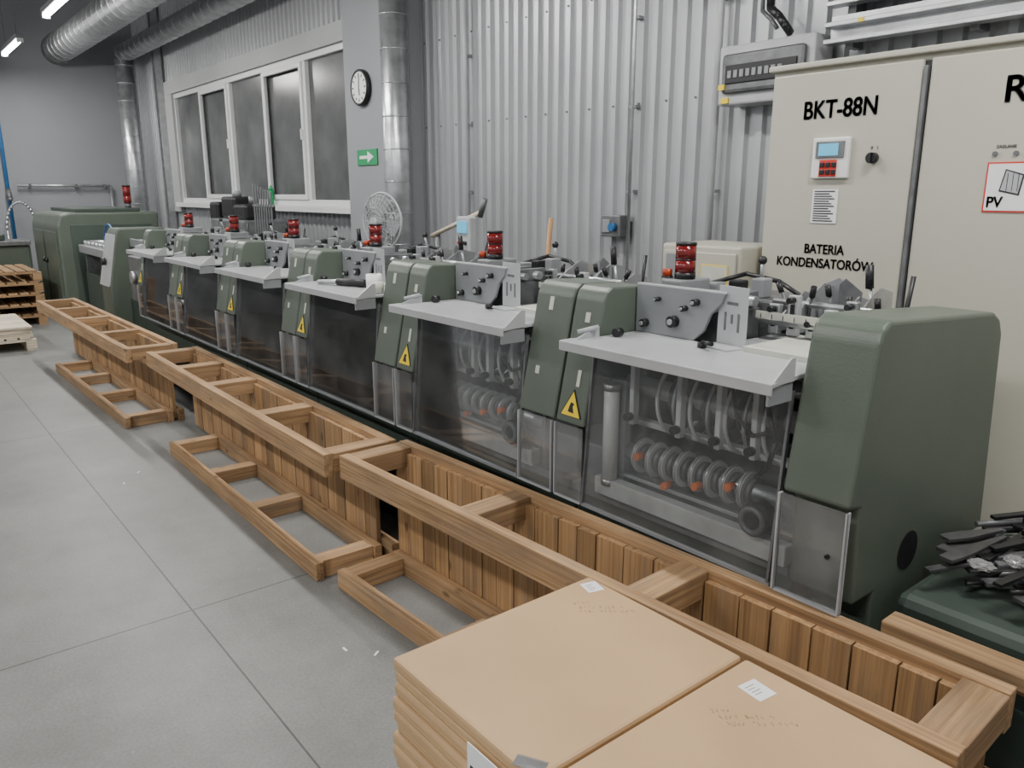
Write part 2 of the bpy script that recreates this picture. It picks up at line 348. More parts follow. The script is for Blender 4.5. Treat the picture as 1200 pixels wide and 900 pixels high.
# ---------------------------------------------------------------- gathering machine stations
def yfront(z): return 1.88+.09*(z-.89)/.44
TILT = -math.atan(.09/.44)
def column(b, x0, x1, yb):
    pts = [(1.88,.89),(1.972,1.335),(1.985,1.362),(2.01,1.38),(yb,1.372),(yb,.89)]
    b.prism(pts, 'x', x0, x1, 'green', .008)
def on_front(x, z, off=.0): return Matrix.Translation((x, yfront(z)-off, z)) @ Matrix.Rotation(TILT, 4, 'X')
def station(rightcol, seed):
    b = B(); W = 1.135; rc = .205; lc = .15
    R_ = random.Random(seed)
    g = .004 if rightcol else .205
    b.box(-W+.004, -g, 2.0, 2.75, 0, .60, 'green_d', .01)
    b.box(-W+.004, -g, 1.97, 2.75, .60, .63, 'inner')
    b.box(-W+.004, -g, 2.40, 2.43, .63, 1.19, 'inner')
    b.box(-W+lc-.02, -W+lc-.005, 2.0, 2.4, .63, 1.19, 'inner')
    if rightcol: b.box(-rc+.005, -rc+.02, 2.0, 2.4, .63, 1.19, 'inner')
    # long guide beams
    b.box(-W+lc, -rc, 1.945, 1.99, .635, .70, 'innerl', .004)
    b.box(-W+lc, -rc, 1.995, 2.015, .71, .725, 'steel', .003)
    b.box(-W+lc, -rc, 2.08, 2.12, .885, .905, 'innerl', .003)
    b.box(-W+lc, -rc, 2.3, 2.34, 1.12, 1.16, 'innerl', .003)
    y, z = 2.03, .80
    b.cyl((-W+lc,y,z),(-rc,y,z),.03,'steel')
    for i in range(8):
        x = -W+lc+.15+i*.062
        b.cyl((x,y,z),(x+.016,y,z),.06,'innerl',n=24); b.cyl((x+.016,y,z),(x+.036,y,z),.044,'steel_d',n=20)
        b.tor((x+.008,y,z),.06,.004,(1,0,0),'steel',n=24,k=6)
        if i%2==0: b.cyl((x+.045,y-.05,z+.02-.035*(i%3)),(x+.045,y-.085,z+.02-.035*(i%3)),.013,'orange',n=10)
    b.cyl((-.30,1.97,.76),(-.30,1.915,.76),.05,'black',n=24); b.tor((-.30,1.912,.76),.036,.010,(0,1,0),'steel_d')
    for i in range(7):
        x = -.74+i*.068
        b.tor((x,2.12,1.02),.135,.007,(1,0,0),'steel' if i%2 else 'innerl',n=32,k=6)
        b.cyl((x-.004,2.12,1.02),(x+.004,2.12,1.02),.075,'steel_d',n=20)
    b.cyl((-W+lc,2.12,1.02),(-rc,2.12,1.02),.035,'innerl')
    b.cyl((-W+lc,2.0,1.14),(-rc,2.0,1.14),.010,'steel')
    for i in range(4):
        xx=-.83+i*.16+R_.uniform(-.03,.03)
        b.box(xx,xx+.02,1.97,2.0,.92,1.14,'innerl',.003); b.cyl((xx+.01,1.97,.95),(xx+.01,1.945,.95),.014,'black')
    b.box(-W+lc+.02,-W+lc+.09,2.0,2.03,.68,1.06,'grey'); b.cyl((-W+lc+.055,1.965,.70),(-W+lc+.055,1.965,1.04),.028,'white')
    for zz in (.69,1.04): b.cyl((-W+lc+.055,1.965,zz-.012),(-W+lc+.055,1.965,zz+.012),.032,'steel')
    b.path([(-.33,1.98,1.15),(-.30,1.96,1.08),(-.27,1.955,1.0),(-.29,1.96,.92),(-.34,1.98,.87)], .008,'black',8)
    b.path([(-.45,1.98,1.15),(-.41,1.96,1.05),(-.35,1.96,1.0),(-.30,1.98,1.02)], .006,'black',8)
    column(b, -W+.006, -W+lc, 2.20)
    if rightcol:
        column(b, -rc, -.006, 2.20)
        for (x, zz, ww, hh) in ((-.115,1.30,.02,.05),(-.135,1.05,.02,.03)):
            b.box(-ww/2,ww/2,-.002,.001,-hh/2,hh/2,'tapec',0,on_front(x,zz))
        b.prism([(1.874,.607),(1.878,.607),(1.880,.885),(1.876,.885)],'x',-rc,-.006,'plexic')
        b.box(-rc+.02,-.02,2.02,2.38,.63,.888,'grey')
        for xx in (-rc+.002,-.012): b.box(xx,xx+.004,1.870,1.882,.607,.885,'tray')
        b.box(-rc,-.008,1.870,1.882,.603,.609,'tray')
    b.box(-.011,.011,-.002,.001,-.018,.018,'tapec',0,on_front(-W+.085,1.27))
    t = .055; x = -W+.08; zz = .96
    b.prism([(-t,-t*.8),(t,-t*.8),(0,t*1.0)],'y',-.0025,.001,'black',0,on_front(x,zz))
    t = .048
    b.prism([(-t,-t*.86),(t,-t*.86),(0,t*.98)],'y',-.004,-.002,'yellow',0,on_front(x,zz-.001))
    b.prism([(-.014,-.028),(.016,-.03),(.006,-.008),(.012,.004),(-.004,.008),(-.010,-.010)],'y',-.0052,-.0035,'black',0,on_front(x,zz))
    b.box(-.008,.008,-.003,.001,-.03,.03,'tapec',0,on_front(x+.012,1.055))
    b.prism([(1.880,.605),(1.884,.605),(1.93,1.17),(1.926,1.17)],'x',-W+lc+.012,-rc-.012,'plexi')
    b.prism([(1.874,.607),(1.878,.607),(1.880,.885),(1.876,.885)],'x',-W+.010,-W+lc,'plexic')
    b.box(-W+lc+.004,-rc,1.874,1.888,.601,.612,'grey')
    b.prism([(1.873,.61),(1.887,.61),(1.932,1.17),(1.918,1.17)],'x',-W+lc+.002,-W+lc+.010,'steel_d')
    b.prism([(1.873,.61),(1.887,.61),(1.932,1.17),(1.918,1.17)],'x',-rc-.010,-rc-.002,'steel_d')
    b.box(-W+.008,-W+.012,1.870,1.882,.607,.885,'tray')
    b.box(-W+.02,-W+lc-.022,2.02,2.38,.63,.888,'grey')
    b.box(-W+.012,-W+lc,1.870,1.882,.603,.609,'tray')
    # delivery tray
    b.prism([(-1.015,1.79),(-.19,1.79),(-.207,1.93),(-.21,2.5),(-.62,2.5),(-.62,2.13),(-.975,2.13),(-.975,1.94),(-1.015,1.84)],'z',1.2,1.214,'tray',.002,seg=1)
    b.box(-1.015,-.19,1.786,1.794,1.18,1.214,'tray',.003)
    b.prism([(1.79,1.205),(1.90,1.205),(1.90,1.27),(1.88,1.27)],'x',-.200,-.194,'tray')
    b.prism([(1.79,1.15),(1.90,1.15),(1.90,1.2),(1.79,1.2)],'x',-.206,-.198,'grey')
    b.prism([(1.80,1.205),(1.94,1.205),(1.94,1.25),(1.91,1.245)],'x',-.982,-.975,'tray')
    b.cyl((-1.0,1.86,1.235),(-.96,1.92,1.252),.008,'tray')
    b.cyl((-.25,1.87,1.17),(-.25,1.87,1.15),.01,'black')
    # knob panel and machinery behind
    b.prism([(-.98,1.214),(-.72,1.214),(-.68,1.25),(-.655,1.31),(-.615,1.35),(-.60,1.385),(-.98,1.385)],'y',2.13,2.145,'grey',.003)
    b.box(-.98,-.60,2.13,2.16,1.381,1.388,'tray',.002)
    b.box(-.97,-.66,2.21,2.42,1.20,1.31,'steel_d',.006); b.box(-.97,-.88,2.25,2.42,1.31,1.394,'grey',.006)
    for k in range(3): b.cyl((-.87,2.2+.08*k,1.335),(-.64,2.2+.08*k,1.335),.011+.004*k,'steel')
    b.box(-.80,-.77,2.16,2.42,1.31,1.365,'steel_d',.003); b.box(-.70,-.67,2.16,2.42,1.31,1.365,'steel_d',.003)
    for (kx,kz,r) in ((-.93,1.25,.014),(-.80,1.27,.020),(-.76,1.32,.010),(-.88,1.34,.008),(-.70,1.345,.012)):
        kx += R_.uniform(-.012,.012)
        b.cyl((kx,2.13,kz),(kx,2.105,kz),r,'black'); b.cyl((kx,2.108,kz),(kx,2.098,kz),r*.5,'steel')
    b.cyl((-.93,2.0,1.23),(-.93,1.97,1.23),.015,'black')
    # slotted bracket
    R = Matrix.Translation((-.575,2.14,1.214)) @ Matrix.Rotation(R_.uniform(-.2,0),4,'Z')
    b.box(-.065,.065,-.002,.003,0,.195,'tray',.001,R); b.box(-.065,.065,-.08,0,0,.005,'tray',0,R)
    for sx_, sz, sw, sh in ((0,.14,.05,.01),(-.03,.08,.01,.06),(.03,.08,.01,.06),(0,.09,.01,.03)):
        b.box(sx_-sw/2,sx_+sw/2,-.003,-.001,sz-sh/2,sz+sh/2,'steel_d',0,R)
    b.cyl((-.62,2.05,1.216),(-.62,2.05,1.232),.015,'black'); b.cyl((-.62,2.05,1.232),(-.56,2.02,1.238),.007,'black')
    b.box(-.50,-.24,2.1,2.42,1.214,1.232,'tapec',.002)
    # rear feeder clutter
    b.box(-.60,-.21,2.5,2.75,1.0,1.24,'steel_d',.005)
    b.box(-.98,-.62,2.43,2.75,1.0,1.33,'steel_d',.006)
    for i,x in enumerate((-.57,-.50,-.43,-.37,-.30,-.235)):
        h = 1.31+.035*((i*7+seed)%3)
        b.prism([(2.40,1.24),(2.62,1.24),(2.62,h),(2.54,h+.02),(2.46,h-.02),(2.40,h-.06)],'x',x,x+.006,'grey' if i%2 else 'steel')
        b.box(x-.016,x+.022,2.36,2.385,1.235,h-.01,'tray' if i%2 else 'steel',.003)
        b.box(x-.003,x+.010,2.354,2.362,1.26,h-.04,'black')
        b.cyl((x+.004,2.36,h-.025),(x+.004,2.33,h-.025),.010,'black')
    for (yy,zz,r) in ((2.44,1.335,.011),(2.56,1.30,.016),(2.35,1.275,.009)):
        b.cyl((-.62,yy,zz),(-.207,yy,zz),r,'steel')
    b.box(-.62,-.207,2.335,2.341,1.285,1.31,'tapec')
    for i in range(9): b.box(-.60+.042*i,-.598+.042*i,2.333,2.336,1.287,1.302,'ink')
    for i in range(5):
        x = -.60+.09*i+R_.uniform(-.02,.02); y_ = R_.uniform(2.42,2.6); h = R_.uniform(1.345,1.375)
        tx, ty = R_.uniform(-.04,.04), R_.uniform(-.04,.04)
        b.cyl((x,y_,1.26),(x+tx,y_+ty,h),.006,'steel_d'); b.cyl((x+tx,y_+ty,h-.01),(x+tx*1.4,y_+ty*1.4,h+.025),.010,'black')
        b.box(x-.02,x+.02,y_-.02,y_+.02,1.24,1.28,'steel_d',.004)
    b.cyl((-.30,2.52,1.25),(-.315,2.50,1.42),.006,'steel'); b.cyl((-.315,2.50,1.40),(-.32,2.495,1.475),.013,'black')
    b.cyl((-.24,2.58,1.2),(-.225,2.60,1.44),.008,'black')
    # standing sheet guides behind (light, taller)
    b.prism([(-.545,1.25),(-.455,1.25),(-.455,1.40),(-.475,1.415),(-.545,1.38)],'y',2.60,2.605,'grey')
    b.prism([(-.44,1.25),(-.36,1.25),(-.36,1.38),(-.42,1.42),(-.44,1.40)],'y',2.54,2.545,'steel_d')
    for i in range(3):
        x=-.92+i*.1; b.box(x-.025,x+.025,2.48,2.54,1.33,1.37+.015*i,'black' if i%2 else 'grey',.006)
    b.cyl((-.78,2.6,1.33),(-.75,2.55,1.45),.007,'steel'); b.sph((-.75,2.55,1.46),.016,'black')
    b.path([(-.95,2.5,1.36),(-.85,2.6,1.40),(-.72,2.62,1.38),(-.60,2.6,1.33),(-.5,2.64,1.30)],.009,'black',8)
    return b.done('gathering_machine_station')
st1 = station(False, 1); st1.location = (-.94,0,0)
st = station(True, 2); st.location = (-.94-1.135,0,0)
st3 = station(True, 5); st3.location = (-.94-1.135*2,0,0)
for i in range(3,6): inst(st if i%2 else st3, (-.94-1.135*i,0,0))

def beacon():
    b = B()
    b.cyl((0,0,0),(0,0,.022),.038,'black'); b.cyl((0,0,.022),(0,0,.066),.037,'red',n=32); b.cyl((0,0,.066),(0,0,.071),.0375,'black',n=32); b.cyl((0,0,.071),(0,0,.120),.037,'red',n=32); b.cyl((0,0,.120),(0,0,.130),.038,'black',n=32)
    b.cyl((-.058,-.03,-.0),(-.058,-.03,.006),.022,'black'); b.cyl((-.058,-.03,.006),(-.058,-.03,.032),.018,'orange_d')
    return b.done('warning_beacon', (-1.86,2.32,1.396))
bc = beacon()
for i in range(1,6): inst(bc, (-1.86-1.135*i,2.32,1.396))

# near end cover (one green housing)
b = B()
pts = [(1.875,.90),(1.95,1.33),(1.965,1.365),(2.0,1.385),(2.66,1.345),(2.71,1.32),(2.74,1.27),(2.80,.60),(2.62,.60),(2.62,0),(2.06,0),(2.06,.60),(1.95,.60),(1.935,.885)]
b.prism(pts,'x',-.195,0,'green',.012)
b.cyl((-.01,2.25,.68),(.002,2.25,.68),.06,'black',n=28)
b.prism([(1.872,.605),(1.877,.605),(1.870,.895),(1.865,.895)],'x',-.19,.004,'plexic')
b.box(-.198,-.192,1.862,1.882,.605,.895,'tray'); b.box(0,.004,1.862,1.882,.605,.895,'tray'); b.box(-.19,.004,1.864,1.882,.602,.608,'tray')
b.cyl((-.04,1.87,.76),(-.04,1.86,.76),.006,'black')
b.done('machine_end_cover', (-.934,0,0))

b = B(); b.box(-.90,.9,2.12,2.85,0,.60,'green_d',.03); b.box(-.92,.9,2.87,3.0,0,.5,'green_d',.02); b.done('machine_bed_section')
b = B()
for i in range(120):
    L = rnd(.14,.34); a = rnd(.7,1.7) if i%4 else rnd(0,3.1)
    hx = abs(math.cos(a))*L/2+.02; hy = abs(math.sin(a))*L/2
    x = rnd(-.90+hx,-.15+hx); y = rnd(2.19+hy*.8,2.76); z = .613+.0013*i*max(.3,1-abs(y-2.55)*1.6)
    mx = Matrix.Translation((x,y,z)) @ Matrix.Rotation(a,4,'Z') @ Matrix.Rotation(rnd(-.08,.02),4,'Y')
    k = i%5
    if k==0: b.cyl((-L/2,0,0),(L/2,0,0),.009,'steel_d',mx=mx)
    elif k==1: b.box(-L/2,L/2,-.012,.012,-.005,.005,'part',.002,mx); b.cyl((L/2-.02,0,-.005),(L/2-.02,0,.025),.014,'black',mx=mx)
    elif k==2: b.prism([(-L/2,-.012),(L/2,-.012),(L/2,.05),(L/2-.04,.05),(L/2-.045,.012),(-L/2,.012)],'z',-.005,.006,'black',.002,mx)
    elif k==3: b.box(-L/2,L/2,-.016,.016,-.006,.008,'steel_d',.003,mx); b.cyl((-L/2,0,0),(-L/2-.05,0,0),.006,'black',mx=mx)
    else: b.prism([(-L/2,-.02),(-L/2+.07,-.024),(L/2,-.006),(L/2,.006),(-L/2+.07,.024),(-L/2,.02)],'z',-.005,.007,'part',.002,mx)
b.done('metal_parts_pile')
b = B()
for c,s_ in (((-.74,2.27,.70),(1.0,.7,.4)),((-.68,2.33,.715),(.8,.9,.4))):
    t = bmesh.new(); bmesh.ops.create_icosphere(t, subdivisions=3, radius=.035)
    for v in t.verts: v.co *= 1+rnd(-.14,.14)
    t.transform(Matrix.Translation(c)@Matrix.Diagonal((*s_,1))); b.merge(t,'bag')
b.done('plastic_parts_bag')

# ---------------------------------------------------------------- timber frames
def frame(name, L, D, crosses, lx0, lx1, lcross, loc, rot, H=.60):
    b = B()
    h = .105; th = .045
    b.box(0,L,0,th,H-h,H,'wx',.003); b.box(0,L,D-th,D,H-h,H,'wx',.003)
    for x in crosses:
        b.box(x-.05,x+.05,th,D-th,H-.09,H-.004,'wy',.003)
    x = .01; i=0
    while x < L-.1:
        w = min(rnd(.085,.125), L-x); b.box(x,x+w-.005,D-th-.024-(i%2)*.002,D-th-.001,.012,H-.03,'wz',.001); x += w; i+=1
    b.box(0,L,D-th,D,.0,.09,'wx',.003)
    b.box(0,L,D-th+.001,D-.002,H*.48,H*.48+.08,'wx',.003)
    D2 = D-th-.03; f0 = -.05
    b.box(lx0,lx1,f0,f0+.04,0,.085,'wx',.003); b.box(lx0,lx1,D2-.04,D2,0,.085,'wx',.003)
    for x in lcross: b.box(x-.045,x+.045,f0+.04,D2-.04,.0,.083,'wy',.003)
    return b.done(name, loc, rot)
frame('timber_frame', 2.49, .35, (.05,.84,1.63,2.44), .02, 2.42, (.07,.80,1.6,2.37), (-2.985,1.455,0), .040)
frame('timber_frame', 2.9, .36, (.05,.65,1.25,2.05,2.85), .58, 2.86, (.63,1.33,2.0,2.8), (-5.93,1.44,0), -.012)
frame('timber_frame', 3.45, .37, (.05,.8,1.6,2.55,3.4), .93, 3.44, (.98,1.7,2.5,3.36), (-9.58,1.31,0), .012)
b = B(); b.box(0,2.0,0,.08,.56,.60,'wx',.004)
b.box(.0,2.0,.09,.115,.50,.58,'wx',.003); b.box(.1,.19,.03,.06,0,.56,'wz'); b.box(1.8,1.89,.03,.06,0,.56,'wz')
b.done('wooden_plank_rail', (-.85,1.945,0), .018)

# ---------------------------------------------------------------- kraft packages on pallet
b = B()
for y in (.79,.90,1.02,1.14,1.26): b.box(-1.37,.0,y,y+.09,.115,.135,'wx',.002)
for x in (-1.36,-.74,-.12):
    b.box(x,x+.1,.79,1.35,.095,.115,'wy'); 
    for y in (.79,1.03,1.26): b.box(x,x+.1,y,y+.09,.0,.095,'wy',.002)
b.done('wooden_pallet')
def stack(x0,x1,y0,y1,z0,n,h,name):
    b = B()
    for i in range(n):
        dx, dy = (0,0) if i==n-1 else (rnd(-.006,.004), rnd(-.009,.007))
        b.box(x0+dx,x1+dx-.006,y0+dy,y1+dy,z0+i*h,z0+(i+1)*h-.0006,'kraft',.008)
        z = z0+i*h; b.box(x0+.05,x1-.05,y0+dy-.0012,y0+dy,z+.010,z+.012,'kraft')
    return b.done(name)
Z0=.136; h=.0313
s1 = stack(-1.38,-.888,.774,1.382,Z0,18,h,'kraft_package_stack')
s2 = stack(-.884,-.395,.774,1.382,Z0,18,h,'kraft_package_stack')
ZT = Z0+18*h
def label(x,y,rot,w,d,parent,nm):
    bb = B(); bb.box(-w/2,w/2,-d/2,d/2,0,.0008,'paper')
    for k in range(4): bb.box(-w/2+.008,w/2-.016-.006*(k%2),d/2-.014-k*.009,d/2-.012-k*.009,.0008,.0010,'inkb')
    o = bb.done(nm,(x,y,ZT-.0005),rot); o.parent = parent
label(-1.33,1.345-.0,1.3,.045,.05,s1,'sticker')
label(-.80,1.30,1.45,.05,.06,s2,'sticker')
def scribble(parent, x, y, rot, seed):
    R_ = random.Random(seed); bb = B()
    for row in range(3):
        u = .015*row*R_.random()
        for ch in range((4,9,12)[row]):
            if ch in (4,8) and row: u += .009
            p = [(u+R_.uniform(0,.008), -row*.020+R_.uniform(-.007,.008)) for _ in range(4)]
            for a_, c_ in zip(p[:-1], p[1:]):
                d_ = Vector(c_)-Vector(a_); L_ = max(d_.length,.002); an = math.atan2(d_.y,d_.x)
                bb.box(0,L_,-.0004,.0004,0,.0003,'inkb',0,Matrix.Translation((a_[0],a_[1],0))@Matrix.Rotation(an,4,'Z'))
            u += .0105
    o = bb.done('handwriting',(x,y,ZT-.0004),rot); o.parent = parent
scribble(s1,-1.30,1.25,math.radians(50),3); scribble(s2,-.82,1.17,math.radians(50),9)
bb = B(); bb.box(-.06,.06,-.002,0,-.09,.05,'paper')
for k in range(8):
    for j in range(4):
        if (k*3+j*5)%3: bb.box(-.05+.012*k,-.04+.012*k,-.003,-.002,-.03+j*.012,-.02+j*.012,'ink')
o = bb.done('shipping_label',(-1.02,.774-.010,.62),0); o.parent = s1
bb = B(); bb.box(-.03,.03,-.015,.015,0,.0008,'bag'); o = bb.done('tape_strip',(-.93,.795,ZT-.0003),.5); o.parent = s1

# ---------------------------------------------------------------- electrical cabinets
b = B()
b.box(-2.21,-.05,3.32,3.9,0,2.23,'cream',.006)
for (x0,x1) in ((-2.195,-1.535),(-1.505,-.70),(-.68,-.06)):
    b.box(x0,x1,3.295,3.32,.1,2.205,'cream',.006)
b.box(-1.535,-1.505,3.31,3.32,.1,2.2,'black'); b.box(-2.2,-.06,3.30,3.32,0,.09,'steel_d')
b.box(-1.528,-1.512,3.285,3.312,.12,2.18,'steel_d',.003)
b.box(-2.22,-.04,3.285,3.91,2.225,2.25,'cream',.006)
b.box(-1.965,-1.795,3.275,3.296,1.76,1.93,'white',.006); b.box(-1.945,-1.815,3.268,3.276,1.845,1.915,'steel_d',.003)
b.box(-1.93,-1.84,3.2655,3.269,1.855,1.905,'screen')
b.box(-1.925,-1.845,3.2712,3.2755,1.768,1.838,'redink',.002)
for i in range(3):
    for j in range(2): b.box(-1.92+.027*i,-1.90+.027*i,3.266,3.274,1.777+j*.03,1.797+j*.03,'black',.002)
b.cyl((-1.695,3.296,1.84),(-1.695,3.265,1.84),.022,'black'); b.box(-1.70,-1.69,3.255,3.27,1.82,1.86,'black')
b.box(-1.955,-1.835,3.291,3.2945,1.57,1.715,'paper')
for k in range(13): b.box(-1.945,-1.85-.012*(k%3),3.2895,3.2912,1.578+.0105*k,1.583+.0105*k,'ink')
b.box(-1.255,-1.105,3.291,3.2945,1.63,1.81,'redink'); b.box(-1.249,-1.111,3.2895,3.292,1.636,1.804,'paper')
b.prism([(-1.205,1.705),(-1.135,1.690),(-1.125,1.765),(-1.19,1.785)],'y',3.288,3.29,'ink'); b.prism([(-1.199,1.710),(-1.140,1.697),(-1.131,1.761),(-1.186,1.779)],'y',3.2865,3.2885,'tray')
for k in range(3): b.box(-1.18+.018*k,-1.178+.018*k,3.2855,3.287,1.705,1.77,'ink')
b.cyl((-1.235,3.296,1.84),(-1.235,3.288,1.84),.009,'steel_d'); b.cyl((-1.165,3.296,1.84),(-1.165,3.288,1.84),.009,'steel_d')
cab = b.done('electrical_cabinet')
text('BKT-88N',.105,(-1.866,3.293,2.045),WALLROT,'ink',cab,'cabinet_text',.82,.002)
text('R-88',.13,(-1.105,3.293,2.06),WALLROT,'ink',cab,'cabinet_text',1.05,.0025)
text('BATERIA',.058,(-1.88,3.293,1.455),WALLROT,'ink',cab,'cabinet_text',.85,.001)
text('KONDENSATORÓW',.058,(-1.88,3.293,1.393),WALLROT,'ink',cab,'cabinet_text',.85,.001)
text('PV',.055,(-1.215,3.288,1.665),WALLROT,'ink',cab,'cabinet_text',.9,.001)
text('ZASILANIE',.016,(-1.20,3.293,1.865),WALLROT,'ink',cab,'cabinet_text',.9)
text('0   1',.02,(-1.695,3.293,1.88),WALLROT,'ink',cab,'cabinet_text',.9)
b = B(); b.box(-2.72,-2.24,3.2,3.6,0,1.45,'cream',.012); b.box(-2.70,-2.26,3.188,3.2,.05,1.42,'cream',.008); b.box(-2.46,-2.30,3.185,3.189,1.22,1.36,'yellow'); b.box(-2.455,-2.305,3.184,3.186,1.225,1.355,'tapec'); b.box(-2.68,-2.62,3.185,3.189,1.26,1.40,'grey'); b.done('control_cabinet')

b = B()
b.box(-3.02,-2.42,3.98,4.16,2.19,2.51,'tray',.012); b.box(-2.98,-2.46,3.95,3.98,2.25,2.46,'steel_d',.02)
b.box(-2.95,-2.50,3.942,3.952,2.30,2.40,'black',.004)
for i in range(9): b.box(-2.93+.04*i,-2.905+.04*i,3.936,3.945,2.33,2.37,'grey',.002)
b.box(-2.99,-2.95,3.94,3.951,2.27,2.30,'yellow'); b.box(-2.99,-2.94,3.97,3.979,2.2,2.23,'yellow')
b.done('distribution_box')
b = B()
for z in (2.44,2.52,2.62,2.74,2.84): b.box(-2.38,2.6,3.98,4.05,z,z+.022,'steel',.003)
b.box(-2.38,2.6,4.05,4.06,2.44,2.58,'steel'); b.box(-2.38,2.6,4.05,4.06,2.62,2.86,'grey')
x=-2.3
while x<2.5: b.box(x,x+.04,4.06,4.158,2.42,2.87,'steel_d'); b.box(x+.1,x+.13,3.975,3.98,2.52,2.54,'yellow'); x+=.6
b.done('cable_tray')
b = B(); pts=[(-2.62,4.05,2.54),(-2.62,4.0,2.57),(-2.66,4.0,2.62),(-2.74,4.03,2.68),(-2.76,4.05,2.85),(-2.76,4.05,5.3)]
b.path(pts,.022,'black'); b.path([(p[0]-.07,p[1]+.03,p[2]) for p in pts[1:]],.012,'steel_d'); b.done('power_cable')
for x,r in ((-5.71,.018),(-3.815,.012),(-3.137,.022)):
    b = B(); b.cyl((x,4.12,0),(x,4.12,5.38),r,'tray' if x!=-3.815 else 'steel')
    z=1.7
    while z<5.3: b.box(x-.03,x+.03,4.12,4.165,z,z+.02,'grey'); z+=.55
    b.done('wall_conduit')
b = B()
for i in range(7): b.tor((-3.14+rnd(-.1,.1),4.05,2.98+rnd(-.04,.04)),rnd(.05,.11),.008,(rnd(-.5,.5),1,rnd(-.4,.4)),'black',n=20,k=6)
b.box(-3.3,-2.98,4.04,4.16,2.94,2.98,'steel_d'); b.done('cable_coil')
b = B(); b.box(-4.02,-3.84,4.06,4.16,1.40,1.55,'steel_d',.008); b.box(-4.00,-3.93,4.05,4.062,1.43,1.52,'grey',.004); b.cyl((-3.89,4.06,1.47),(-3.89,4.02,1.47),.028,'blue'); b.done('wall_socket_box')

b = B(); c=(-7.30,4.02,2.70)
b.cyl(c,(c[0],3.985,c[2]),.17,'black',n=40); b.cyl((c[0],3.99,c[2]),(c[0],3.98,c[2]),.145,'paper',n=40); b.tor((c[0],3.985,c[2]),.158,.013,(0,1,0),'black',n=40)
for k in range(12):
    a=k*math.pi/6; b.box(-.007,.007,-.002,0,.105,.133,'ink',0,Matrix.Translation((c[0],3.979,c[2]))@Matrix.Rotation(a,4,'Y'))
for a,l in ((math.radians(5),.11),(math.radians(170),.075)): b.box(-.006,.006,-.003,0,-.01,l,'ink',0,Matrix.Translation((c[0],3.978,c[2]))@Matrix.Rotation(a,4,'Y'))
b.done('wall_clock')
b = B(); b.box(-7.46,-7.06,4.015,4.028,1.97,2.12,'signgreen'); b.prism([(-7.40,2.03),(-7.24,2.03),(-7.24,1.99),(-7.12,2.045),(-7.24,2.10),(-7.24,2.06),(-7.40,2.06)],'y',4.01,4.016,'paper'); b.done('exit_sign')

# fan
b = B(); ax = Vector((.22,-.97,0)).normalized(); c=Vector((-5.15,2.95,1.50))
sd = ax.cross(Vector((0,0,1))).normalized()
for r in (.04,.07,.1,.13,.16,.185): b.tor(c+ax*.05*(1-(r/.2)**2)+ax*.03,r,.0022,ax,'tray',n=36,k=5)
b.tor(c,.2,.008,ax,'tray',n=40,k=8); b.tor(c-ax*.06,.15,.004,ax,'tray',n=36,k=5)
for k in range(28):
    a=2*math.pi*k/28; d=sd*math.cos(a)+Vector((0,0,1))*math.sin(a)
    b.cyl(c+ax*.08+d*.03,c+d*.2,.0018,'tray',n=5); b.cyl(c-ax*.08+d*.05,c+d*.2,.0018,'tray',n=5)
for k in range(4):
    a=k*math.pi/2+.3; d=sd*math.cos(a)+Vector((0,0,1))*math.sin(a); e=ax.cross(d)
    t=bmesh.new(); vs=[t.verts.new(p) for p in (c+d*.03+e*.02,c+d*.09-e*.05+ax*.02,c+d*.17-e*.06+ax*.02,c+d*.175+e*.04-ax*.015,c+d*.08+e*.05-ax*.015)]
    t.faces.new(vs); b.merge(t,'grey')
b.cyl(c-ax*.16,c-ax*.03,.055,'tray'); b.cyl(c-ax*.02,c+ax*.09,.03,'tray')
b.cyl(c-ax*.1+Vector((0,0,-.05)),(c.x-ax.x*.1,c.y-ax.y*.1,.03),.014,'tray'); b.cyl((c.x-ax.x*.1,c.y-ax.y*.1,0),(c.x-ax.x*.1,c.y-ax.y*.1,.03),.2,'white',r2=.17,n=32)
b.done('pedestal_fan')
b = B(); b.cyl((-4.95,3.3,0),(-4.95,3.3,1.40),.02,'steel_d'); b.cyl((-5.0,3.28,1.39),(-4.45,3.35,1.58),.016,'wl'); b.cyl((-4.48,3.34,1.54),(-4.42,3.34,1.66),.02,'steel_d'); b.done('swing_arm')
b = B(); b.cyl((-4.03,2.90,0),(-4.03,2.90,1.33),.02,'steel_d'); b.box(-4.10,-3.96,2.87,2.93,1.33,1.56,'tray',.012); b.box(-4.08,-3.98,2.862,2.872,1.46,1.53,'screen'); b.cyl((-4.06,2.87,1.40),(-4.06,2.855,1.40),.012,'redink'); b.cyl((-4.0,2.87,1.40),(-4.0,2.855,1.40),.012,'black'); b.done('control_pendant')
b = B(); b.cyl((-3.55,3.0,0.04),(-3.45,3.08,1.56),.014,'wz'); b.box(-3.65,-3.45,2.92,3.06,0,.05,'black',.01); b.done('broom')

